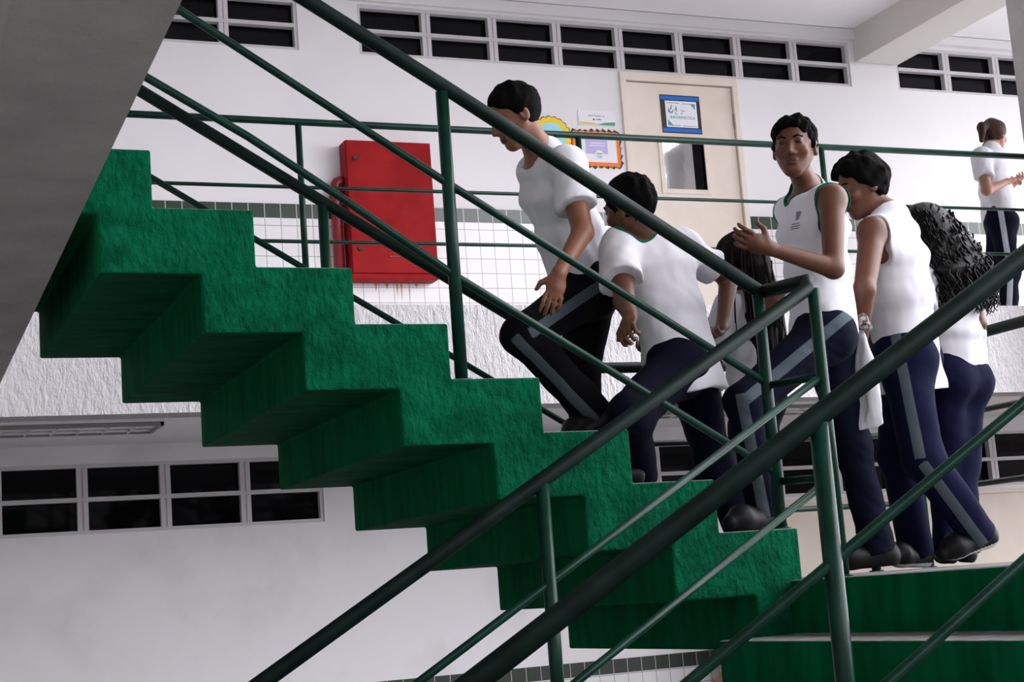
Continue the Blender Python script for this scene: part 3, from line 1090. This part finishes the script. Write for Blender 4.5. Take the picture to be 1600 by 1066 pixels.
    S_ = [ecyl(hemc - up * .06 * z, T, lath, (.182 * w, .142 * w), (.158 * w, .122 * w), .06, .6),
          ecyl(T, C, latm, (.158 * w, .122 * w), (.172 * w, .128 * w), .05), ecyl(C, U, lat, (.172 * w, .122 * w), (.125 * w, .092 * w), .05),
          cone(J['shL'] - up * .005, J['shR'] - up * .005, .072 * w, .072 * w, .05), cone(U, nek, .092 * w, .078 * w, .04)]
    if top == 'tee':
        for S in 'LR':
            sh, el = J['sh' + S], J['el' + S]
            d_ = nz(el - sh); e_ = sh + (el - sh) * .62
            sl = cone(sh, e_ + d_ * .05, .070 * w, .078 * w)
            ct = ('+', lambda p, e_=e_, d_=d_: (p - e_) @ d_, .01)
            S_.append(('+', both(sl, ct)[1], .03))
    arm = []
    if top == 'tank':
        for S, sg in (('L', 1), ('R', -1)):
            sh = J['sh' + S]
            a = cone(sh + lat * sg * .050 * z + up * .07 * z, sh + lat * sg * .058 * z - up * .085 * z, .080 * w, .092 * w)
            arm.append(a); S_.append(sub(a, .006))
    nh = cone(nek + fwd * .016 * z, neck_top + fwd * .03 * z, .060 * w, .075 * w)
    nh2 = ell(nek + fwd * .055 * z - up * .004 * z, RC, np.array([.056, .075, .046 if top == 'tank' else .030]) * w)
    S_ += [sub(nh, .006), sub(nh2, .022)]
    S_.append(half(hemc, -up))
    S_.append(wrinkle(.0085 if top == 'tee' else .006, 24, seed, (1, 1, .9)))
    cav = ecyl(hemc - up * .10 * z, hemc + up * .05 * z, lath, (.160 * w, .120 * w), (.150 * w, .112 * w))
    S_.append(sub(cav, .006))
    V, F = mesh_sdf(S_, *bounds([J[k] for k in ('pelvis', 'neck', 'shL', 'shR', 'hipL', 'hipR')] + ([J['elL'], J['elR']] if top == 'tee' else []) + [hemc], .21 * s), grid)
    mk = np.zeros(len(V))
    if collar or trim:
        e = np.minimum(nh[1](V), nh2[1](V))
        mk = np.where((V @ up > (nek @ up) - .16), np.clip(.5 + (.016 - e) / .012, 0, 1), 0)
    if trim:
        for a in arm: mk = np.maximum(mk, np.clip(.5 + (.015 - a[1](V)) / .012, 0, 1))
    so_ = make_mesh('shirt', V, F, [masked(st, (.006, .085, .045), 'trim')], body, True)
    set_mask(so_, 'trim', mk)
    # ---- shoes
    for S in 'LR':
        an, to = J['an' + S], J['to' + S]
        ft = nz(to - (an - np.array([0, 0, .055 * s])))
        sh_ = J['kn' + S] - an
        fu = nz(sh_ - ft * (sh_ @ ft)); fl = np.cross(ft, fu)
        sp = to - fu * .0
        heel = an - fu * .040 * s - ft * .035 * s
        ball = to - ft * .050 * s + fu * .036 * s
        tip = to + ft * .010 * s + fu * .026 * s
        X = [cone(heel, ball, .040 * s, .044 * s, .02), cone(ball, tip, .044 * s, .027 * s, .03), cone(heel + fu * .02 * s, an + fu * .01 * s, .042 * s, .046 * s, .03)]
        floor_ = min((heel - fu * .030 * s) @ fu, to @ fu + .002)
        X.append(('-', lambda p, fu=fu, floor_=floor_: -(floor_ - p @ fu), .004))
        V, F = mesh_sdf(X, *bounds([heel, ball, tip, an], .075 * s), grid * .9)
        fc = V[F].mean(1)
        mi = ((fc @ fu) < floor_ + .019 * s).astype(int)
        make_mesh('shoe', V, F, [CL['shoe'], CL[sole]], body, True, mi)
    # ---- hair
    hm = HR[hair_col]
    Hh = []
    th_ = dict(short=.012, mop=.020, crop=.010).get(hair, .014)
    Hh.append(ell(hp(0, -.012, .030), RH, (np.array([.074, .093, .087]) + th_ * np.array([.9, .9, 1.0])) * hs, .02))
    if hair == 'crop':
        Hh.append(ell(hp(0, .018, .084), RH, np.array([.066, .070, .030]) * hs, .02))
    if hair == 'mop':
        Hh.append(ell(hp(0, .010, .075), RH, np.array([.078, .086, .052]) * hs, .03))
    pts = [hp(0, 0, .03)]; pad = .15
    strands = None
    if hair in ('short', 'crop', 'mop'):
        Hh.append(half(hp(0, .016, .0), f * .75 * 1 - hu * .65, .008))
        Hh.append(half(hp(0, -.03, -.062), -hu + f * .2, .006))
    else:
        Hh.append(half(hp(0, .022, .010), f * .82 - hu * .58, .008))
    if hair == 'pony':
        Hh.append(half(hp(0, -.03, -.070), -hu + f * .3, .006))
        t0 = hp(0, -.105, .045); t1 = hp(0, -.150, .02); t2 = hp(0, -.165, -.085)
        Hh += [cone(t0, t1, .026, .034, .02), cone(t1, t2, .034, .016, .02)]
        pts += [t1, t2]
    if hair == 'curly':
        b1 = hp(0, -.075, -.02); b2 = nek - fwd * .085 - up * .02 + lat * .045; b3 = b2 - up * .17 * s - lat * .025
        Hh += [ell(hp(0, -.035, .01), RH, np.array([.122, .110, .122]) * hs, .03), ecyl(b1, b2, hl, (.115, .075), (.135, .07), .04), ecyl(b2, b3, lat, (.135, .070), (.075, .045), .04)]
        pts += [b1, b2, b3]; pad = .22
    if hair == 'long':
        b1 = hp(0, -.05, -.03); b2 = nek - fwd * .075 - up * .10; b3 = pel - fwdh * .10 + up * .02
        Hh += [ecyl(b1, b2, hl, (.090, .065), (.118, .070), .04), ecyl(b2, b3, lat, (.122, .060), (.095, .034), .04)]
        pts += [b1, b2, b3]; pad = .17
    am = dict(short=.0042, crop=.006, mop=.0055, pony=.004, curly=.005, long=.004)[hair]
    Hh.append(wrinkle(am, dict(curly=60, crop=130, mop=85, short=110).get(hair, 80), seed + 9, (1, 1, .35) if hair in ('long', 'pony') else (1, 1, 1)))
    V, F = mesh_sdf(Hh, *bounds(pts, pad), min(grid, .006))
    if hair in ('curly', 'long'):
        gs = G()
        rn = np.random.default_rng(seed + 3)
        nrm = V[rng_pick(rn, len(V), 760 if hair == 'curly' else 110)]
        for v in nrm:
            below = (v - hd) @ hu
            if (v - hd) @ f > (.0 if hair == 'curly' else .02): continue
            L = rn.uniform(.14, .26) if hair == 'curly' else rn.uniform(.25, .45)
            zmin = (b3 @ up) - rn.uniform(-.02, .05)
            rad = rn.uniform(.005, .011) if hair == 'curly' else .002
            tr = rn.uniform(70, 110) if hair == 'curly' else 20
            ph = rn.uniform(0, 6.28)
            out = v - (pel + up * ((v - pel) @ up)); out = nz(out - up * (out @ up))
            P_ = []
            n_ = 26 if hair == 'curly' else 8
            for i in range(n_):
                t = L * i / (n_ - 1)
                p = v - np.array([0, 0, 1.]) * t + out * ((.006 + .012 * (t / L)) if hair == 'curly' else .001)
                if below > -.03: p = p + out * (.10 if hair == 'curly' else .16) * t
                elif hair == 'long': p = p - out * .06 * t
                if p @ up < zmin: break
                P_.append(tuple(p + rad * (np.array([math.cos(tr * t + ph), math.sin(tr * t + ph), 0]))))
            if len(P_) > 3:
                gs.tube(P_, .0042 if hair == 'curly' else .0035, 5, r2=.002)
        nV = len(V)
        Fl = [tuple(x) for x in F.tolist()] + [tuple(i + nV for i in x) for x in gs.F]
        make_mesh('hair', np.concatenate([V, np.array(gs.V)]), Fl, hm, body, True)
    else:
        make_mesh('hair', V, F, hm, body, True)
    if hair == 'pony':
        t = nz(t1 - t0)
        gs = G().tube([tuple(t0 + t * .004), tuple(t0 + t * .02)], .032, 16)
        o = gs.build('hair_band', CL['trim'], body)
    # ---- eyes and brows
    if detail:
        for q in (-1, 1):
            e = G(); c0 = hp(.031 * q, .0765, .010)
            n_ = 14; V = []; mi = []; Fq = []
            for i in range(n_ + 1):
                for j in range(n_):
                    a, b = math.pi * i / n_, 2 * math.pi * j / n_
                    V.append(c0 + (hl * math.sin(a) * math.cos(b) * .0135 + hu * math.sin(a) * math.sin(b) * .0078 + f * math.cos(a) * .0125) * hs)
            for i in range(n_):
                for j in range(n_):
                    Fq.append((i * n_ + j, (i + 1) * n_ + j, (i + 1) * n_ + (j + 1) % n_, i * n_ + (j + 1) % n_)); mi.append(1 if i < 5 else 0)
            make_mesh('eye', V, Fq, [EYE_W, EYE_I], body, True, mi)
            G().tube([tuple(hp(.014 * q, .0895, .027)), tuple(hp(.030 * q, .0885, .0335)), tuple(hp(.048 * q, .0760, .029))], .0050 * hs, 8, r2=.0030 * hs).build('eyebrow', hm, body)
    return body


def rng_pick(rn, n, k):
    return rn.choice(n, size=min(k, n), replace=False)


POSE = {'P1': (1.6, {'pelvis': (2.562, 5.25, 1.144), 'neck': (2.394, 5.171, 1.589), 'head': (2.274, 5.114, 1.715), 'shL': (2.418, 5.008, 1.499), 'elL': (2.411, 4.918, 1.235), 'wrL': (2.268, 4.839, 1.066), 'haL': (2.242, 4.842, 0.985), 'shR': (2.447, 5.349, 1.586), 'elR': (2.583, 5.442, 1.357), 'wrR': (2.55, 5.42, 1.13), 'haR': (2.53, 5.4, 1.05), 'hipL': (2.53, 5.181, 1.075), 'knL': (2.209, 5.056, 0.888), 'anL': (2.467, 5.064, 0.614), 'toL': (2.357, 5.032, 0.493), 'hipR': (2.634, 5.321, 1.135), 'knR': (2.526, 5.289, 0.768), 'anR': (2.606, 5.312, 0.394), 'toR': (2.446, 5.333, 0.345)}), 'P2': (1.589, {'pelvis': (2.79, 4.979, 0.787), 'neck': (2.72, 5.029, 1.261), 'head': (2.613, 4.928, 1.33), 'shL': (2.568, 4.952, 1.187), 'elL': (2.495, 4.806, 0.963), 'wrL': (2.44, 4.67, 0.885), 'haL': (2.405, 4.63, 0.84), 'shR': (2.899, 5.078, 1.222), 'elR': (3.149, 5.185, 1.132), 'wrR': (3.053, 5.102, 0.935), 'haR': (2.993, 5.06, 0.881), 'hipL': (2.728, 4.921, 0.735), 'knL': (2.434, 4.734, 0.556), 'anL': (2.6, 5.011, 0.387), 'toL': (2.467, 4.914, 0.352), 'hipR': (2.862, 5.039, 0.753), 'knR': (3.022, 5.219, 0.461), 'anR': (3.1, 5.137, 0.097), 'toR': (2.958, 5.123, 0.01)}), 'P3': (1.34, {'pelvis': (3.396, 5.49, 0.722), 'neck': (3.384, 5.447, 1.136), 'head': (3.316, 5.355, 1.241), 'shL': (3.25, 5.381, 1.066), 'shR': (3.52, 5.523, 1.091), 'elL': (3.2, 5.5, 0.86), 'elR': (3.604, 5.623, 0.889), 'wrL': (3.05, 5.6, 0.9), 'haL': (2.98, 5.62, 0.93), 'wrR': (3.5, 5.513, 0.749), 'haR': (3.45, 5.472, 0.702), 'hipL': (3.343, 5.434, 0.684), 'knL': (3.201, 5.341, 0.392), 'anL': (3.282, 5.393, 0.058), 'toL': (3.153, 5.356, 0.0), 'hipR': (3.463, 5.541, 0.703), 'knR': (3.429, 5.519, 0.377), 'anR': (3.505, 5.571, 0.064), 'toR': (3.375, 5.559, 0.0)}), 'P4': (1.61, {'pelvis': (3.245, 4.732, 0.869), 'neck': (3.217, 4.685, 1.348), 'head': (3.118, 4.606, 1.478), 'shL': (3.188, 4.516, 1.27), 'elL': (3.111, 4.439, 1.007), 'wrL': (2.878, 4.46, 1.078), 'haL': (2.79, 4.463, 1.108), 'shR': (3.235, 4.865, 1.32), 'elR': (3.421, 4.987, 1.144), 'wrR': (3.212, 4.949, 1.029), 'haR': (3.147, 4.938, 0.965), 'hipL': (3.195, 4.66, 0.813), 'knL': (2.845, 4.665, 0.585), 'anL': (2.895, 4.68, 0.214), 'toL': (2.735, 4.63, 0.152), 'hipR': (3.3, 4.808, 0.833), 'knR': (3.37, 4.815, 0.442), 'anR': (3.421, 4.798, 0.062), 'toR': (3.266, 4.836, 0.001)}), 'P5': (1.66, {'pelvis': (3.794, 5.003, 0.827), 'neck': (3.751, 4.954, 1.32), 'head': (3.667, 4.984, 1.456), 'shL': (3.6, 4.863, 1.245), 'elL': (3.464, 4.765, 1.003), 'wrL': (3.485, 4.87, 0.785), 'haL': (3.46, 4.875, 0.7), 'shR': (3.9, 5.072, 1.3), 'elR': (3.86, 5.22, 1.02), 'wrR': (3.75, 5.2, 0.84), 'haR': (3.71, 5.18, 0.76), 'hipL': (3.735, 4.94, 0.76), 'knL': (3.678, 4.818, 0.377), 'anL': (3.938, 4.883, 0.098), 'toL': (3.789, 4.895, 0.003), 'hipR': (3.86, 5.075, 0.782), 'knR': (3.714, 5.019, 0.408), 'anR': (3.822, 5.111, 0.052), 'toR': (3.663, 5.061, -0.0)}), 'P6': (1.448, {'pelvis': (4.139, 5.146, 0.743), 'neck': (4.149, 5.128, 1.178), 'head': (4.11, 5.204, 1.32), 'shL': (3.994, 5.094, 1.122), 'elL': (3.885, 5.015, 0.905), 'wrL': (4.025, 5.149, 0.805), 'haL': (4.086, 5.199, 0.773), 'shR': (4.296, 5.202, 1.13), 'elR': (4.222, 5.08, 0.927), 'wrR': (4.274, 5.294, 0.942), 'haR': (4.289, 5.378, 0.949), 'hipL': (4.06, 5.115, 0.707), 'knL': (4.063, 5.188, 0.366), 'anL': (3.968, 5.113, 0.049), 'toL': (4.03, 5.243, -0.0), 'hipR': (4.215, 5.175, 0.707), 'knR': (4.151, 5.185, 0.365), 'anR': (4.062, 5.118, 0.047), 'toR': (4.138, 5.242, -0.0)}), 'P7': (1.56, {'pelvis': (7.46, 8.611, 2.34), 'neck': (7.425, 8.591, 2.808), 'head': (7.498, 8.612, 2.923), 'shL': (7.277, 8.513, 2.735), 'elL': (7.229, 8.441, 2.474), 'wrL': (7.448, 8.48, 2.554), 'haL': (7.535, 8.491, 2.577), 'shR': (7.576, 8.687, 2.766), 'elR': (7.564, 8.743, 2.495), 'wrR': (7.731, 8.675, 2.643), 'haR': (7.685, 8.601, 2.62), 'hipL': (7.409, 8.544, 2.288), 'knL': (7.407, 8.519, 1.908), 'anL': (7.297, 8.473, 1.566), 'toL': (7.439, 8.526, 1.509), 'hipR': (7.514, 8.686, 2.306), 'knR': (7.418, 8.684, 1.938), 'anR': (7.228, 8.667, 1.626), 'toR': (7.366, 8.731, 1.569)}), 'P8': (1.6, {'pelvis': (5.52, 9.25, -0.66), 'neck': (5.51, 9.25, -0.16000000000000003), 'head': (5.4799999999999995, 9.25, 0.0), 'shL': (5.47, 9.07, -0.21000000000000002), 'shR': (5.47, 9.43, -0.21000000000000002), 'elL': (5.3999999999999995, 9.05, -0.47000000000000003), 'elR': (5.47, 9.47, -0.47000000000000003), 'wrL': (5.257999999999999, 9.2, -0.63), 'wrR': (5.4399999999999995, 9.45, -0.7000000000000001), 'haL': (5.252, 9.25, -0.7100000000000001), 'haR': (5.42, 9.45, -0.78), 'hipL': (5.52, 9.16, -0.6900000000000001), 'hipR': (5.52, 9.34, -0.6900000000000001), 'knL': (5.5, 9.15, -1.08), 'knR': (5.5, 9.35, -1.08), 'anL': (5.52, 9.15, -1.465), 'anR': (5.52, 9.35, -1.465), 'toL': (5.359999999999999, 9.15, -1.52), 'toR': (5.359999999999999, 9.35, -1.52)})}

# shirt print of the boy in the sleeveless shirt: crest and three lines under it
def crest_mat(c, ux, uz):
    m = mat('white_cotton_with_crest', (.66, .655, .70), .9, .08)
    bump(m, 7, 2, .035, .55, (1, 1, .6))
    g = nod(m, 'ShaderNodeNewGeometry')
    sb = nod(m, 'ShaderNodeVectorMath', operation='SUBTRACT'); sb.inputs[1].default_value = c
    lnk(m, g.outputs['Position'], sb.inputs[0])

    def dot(v):
        n = nod(m, 'ShaderNodeVectorMath', operation='DOT_PRODUCT'); n.inputs[1].default_value = v
        lnk(m, sb.outputs[0], n.inputs[0])
        return n.outputs['Value']
    x, z = dot(ux), dot(uz); y = dot(tuple(np.cross(ux, uz)))

    def rect(cx, cz, hx, hz):
        r = None
        for a, c_, h_ in ((x, cx, hx), (z, cz, hz), (y, 0, .07)):
            k = nod(m, 'ShaderNodeMath', operation='COMPARE'); k.inputs[1].default_value = c_; k.inputs[2].default_value = h_
            lnk(m, a, k.inputs[0])
            if r is None: r = k.outputs[0]
            else:
                q = nod(m, 'ShaderNodeMath', operation='MULTIPLY'); lnk(m, r, q.inputs[0]); lnk(m, k.outputs[0], q.inputs[1]); r = q.outputs[0]
        return r
    tot = None
    for rc in ((0, .016, .011, .010), (0, .002, .008, .006), (0, -.018, .019, .0022), (0, -.0265, .026, .0022), (0, -.0345, .024, .0022)):
        r = rect(*rc)
        if tot is None: tot = r
        else:
            q = nod(m, 'ShaderNodeMath', operation='MAXIMUM'); lnk(m, tot, q.inputs[0]); lnk(m, r, q.inputs[1]); tot = q.outputs[0]
    mx = nod(m, 'ShaderNodeMix', data_type='RGBA')
    mx.inputs[6].default_value = (.66, .655, .70, 1); mx.inputs[7].default_value = (.12, .11, .15, 1)
    q = nod(m, 'ShaderNodeMath', operation='MULTIPLY'); q.inputs[1].default_value = .85; lnk(m, tot, q.inputs[0])
    lnk(m, q.outputs[0], mx.inputs[0])
    lnk(m, mx.outputs[2], bsdf(m).inputs['Base Color'])
    return m


p4 = {k: np.array(v) for k, v in POSE['P4'][1].items()}
_up = nz(p4['neck'] - p4['pelvis']); _la = p4['shL'] - p4['shR']; _la = nz(_la - _up * (_la @ _up)); _fw = np.cross(_la, _up)
_cc = p4['pelvis'] + _up * .375 + _la * .075 + _fw * .115
person('boy in white T-shirt bending forward, highest on the stairs, arm hanging', *POSE['P1'], face=(-.86, .12, -.42), skin='tan', top='tee', pants='black',
       stripe='stripe', hair='short', seed=11, curl=(.35, .5), hem=.20, tilt=(-.42, -.05, .86))
person('boy in white T-shirt with thin green collar, second on the stairs, seen from behind', *POSE['P2'], face=(-.42, .90, -.1), skin='brown', top='tee', pants='navy',
       stripe='navy', hair='short', seed=23, collar=True, hem=.25, curl=(1.2, 1.0), tilt=(-.25, -.05, .95))
person('girl with long straight dark hair at the foot of the stairs', *POSE['P3'], face=(-.72, .66, -.25), skin='dark', top='tee', pants='black', stripe='stripe',
       hair='long', hair_col='darkbrown', seed=31, slim=.95, hem=.12)
person('boy in white sleeveless shirt with green trim looking towards us', *POSE['P4'], face=(-.70, -.71, -.08), skin='brown', top='tank', pants='navy', stripe='stripe',
       hair='crop', seed=42, slim=.92, trim=True, grid=.0045, hem=.15, shirt_mat=crest_mat(tuple(_cc), tuple(_la * -1), tuple(_up)), tilt=(.05, -.02, 1), headscale=.955, neckw=.86, thumbs=((-.1, -.5, .8), None), curl=(.75, .6))
person('boy in plain white sleeveless shirt seen from behind with face turned left', *POSE['P5'], face=(-.93, .22, -.28), skin='brown', top='tank', pants='navy2', stripe='stripe',
       sole='sole_white', hair='mop', seed=57, hem=.27, tilt=(-.25, .0, .95))
person('girl with long curly black hair leaning at the landing railing', *POSE['P6'], face=(.10, .98, -.12), skin='brown', top='tee', pants='navy2', stripe='navy2',
       hair='curly', hair_col='curls', seed=64, slim=.95, hem=.09, tilt=(-.1, .05, 1))
person('girl with brown ponytail standing in the upper corridor at the far right', *POSE['P7'], face=(.93, .33, -.15), skin='light', top='tee', pants='navy', stripe='stripe_pale',
       hair='pony', hair_col='brown', seed=71, slim=.95, hem=.12, collar=True, tilt=(.1, 0, 1))
person('person low behind the stairs by the lower door, only a bare forearm showing', *POSE['P8'], face=(-1, -.2, 0), skin='light', top='tee', pants='navy', stripe='stripe', hair='short', seed=83, grid=.009, detail=False, tilt=(0, 0, 1))

# cloth hanging behind the sleeveless boy's hip
ch = np.array([3.385, 4.725, .84])


def cloth_prims():
    a, b, c = ch, ch + np.array([.012, .0, -.16]), ch + np.array([.004, .0, -.37])
    lt = (.55, -.83, .1)
    return [ecyl(a, b, lt, (.018, .010), (.040, .013), .02, .3), ecyl(b, c, lt, (.040, .013), (.062, .012), .02, .3), half(c + np.array([0, 0, .02]), (.25, .1, -1)), wrinkle(.007, 70, 5, (1, 1, .25))]


V, F = mesh_sdf(cloth_prims(), *bounds([ch, ch + np.array([.0, 0, -.38])], .10), .0045)
cl_ = make_mesh('cloth', V, F, CL['white'], None, True)
tag(cl_, 'white cloth hanging at the back hip of the boy looking towards us', 'cloth')
kn = np.array([3.388, 4.695, .872])
V, F = mesh_sdf([ell(kn, np.eye(3), (.022, .018, .026)), ell(kn + np.array([.012, -.004, -.024]), np.eye(3), (.022, .016, .020), .01), wrinkle(.004, 90, 8)], kn - .07, kn + .07, .004)
pm = mat('brown_printed_cloth', (.10, .075, .06), .8, .1)
mottle(pm, (.03, .02, .016), (.36, .32, .30), 60, 3)
tag(make_mesh('pouch', V, F, pm, None, True), 'small brown patterned pouch at the hip of the boy looking towards us', 'pouch')
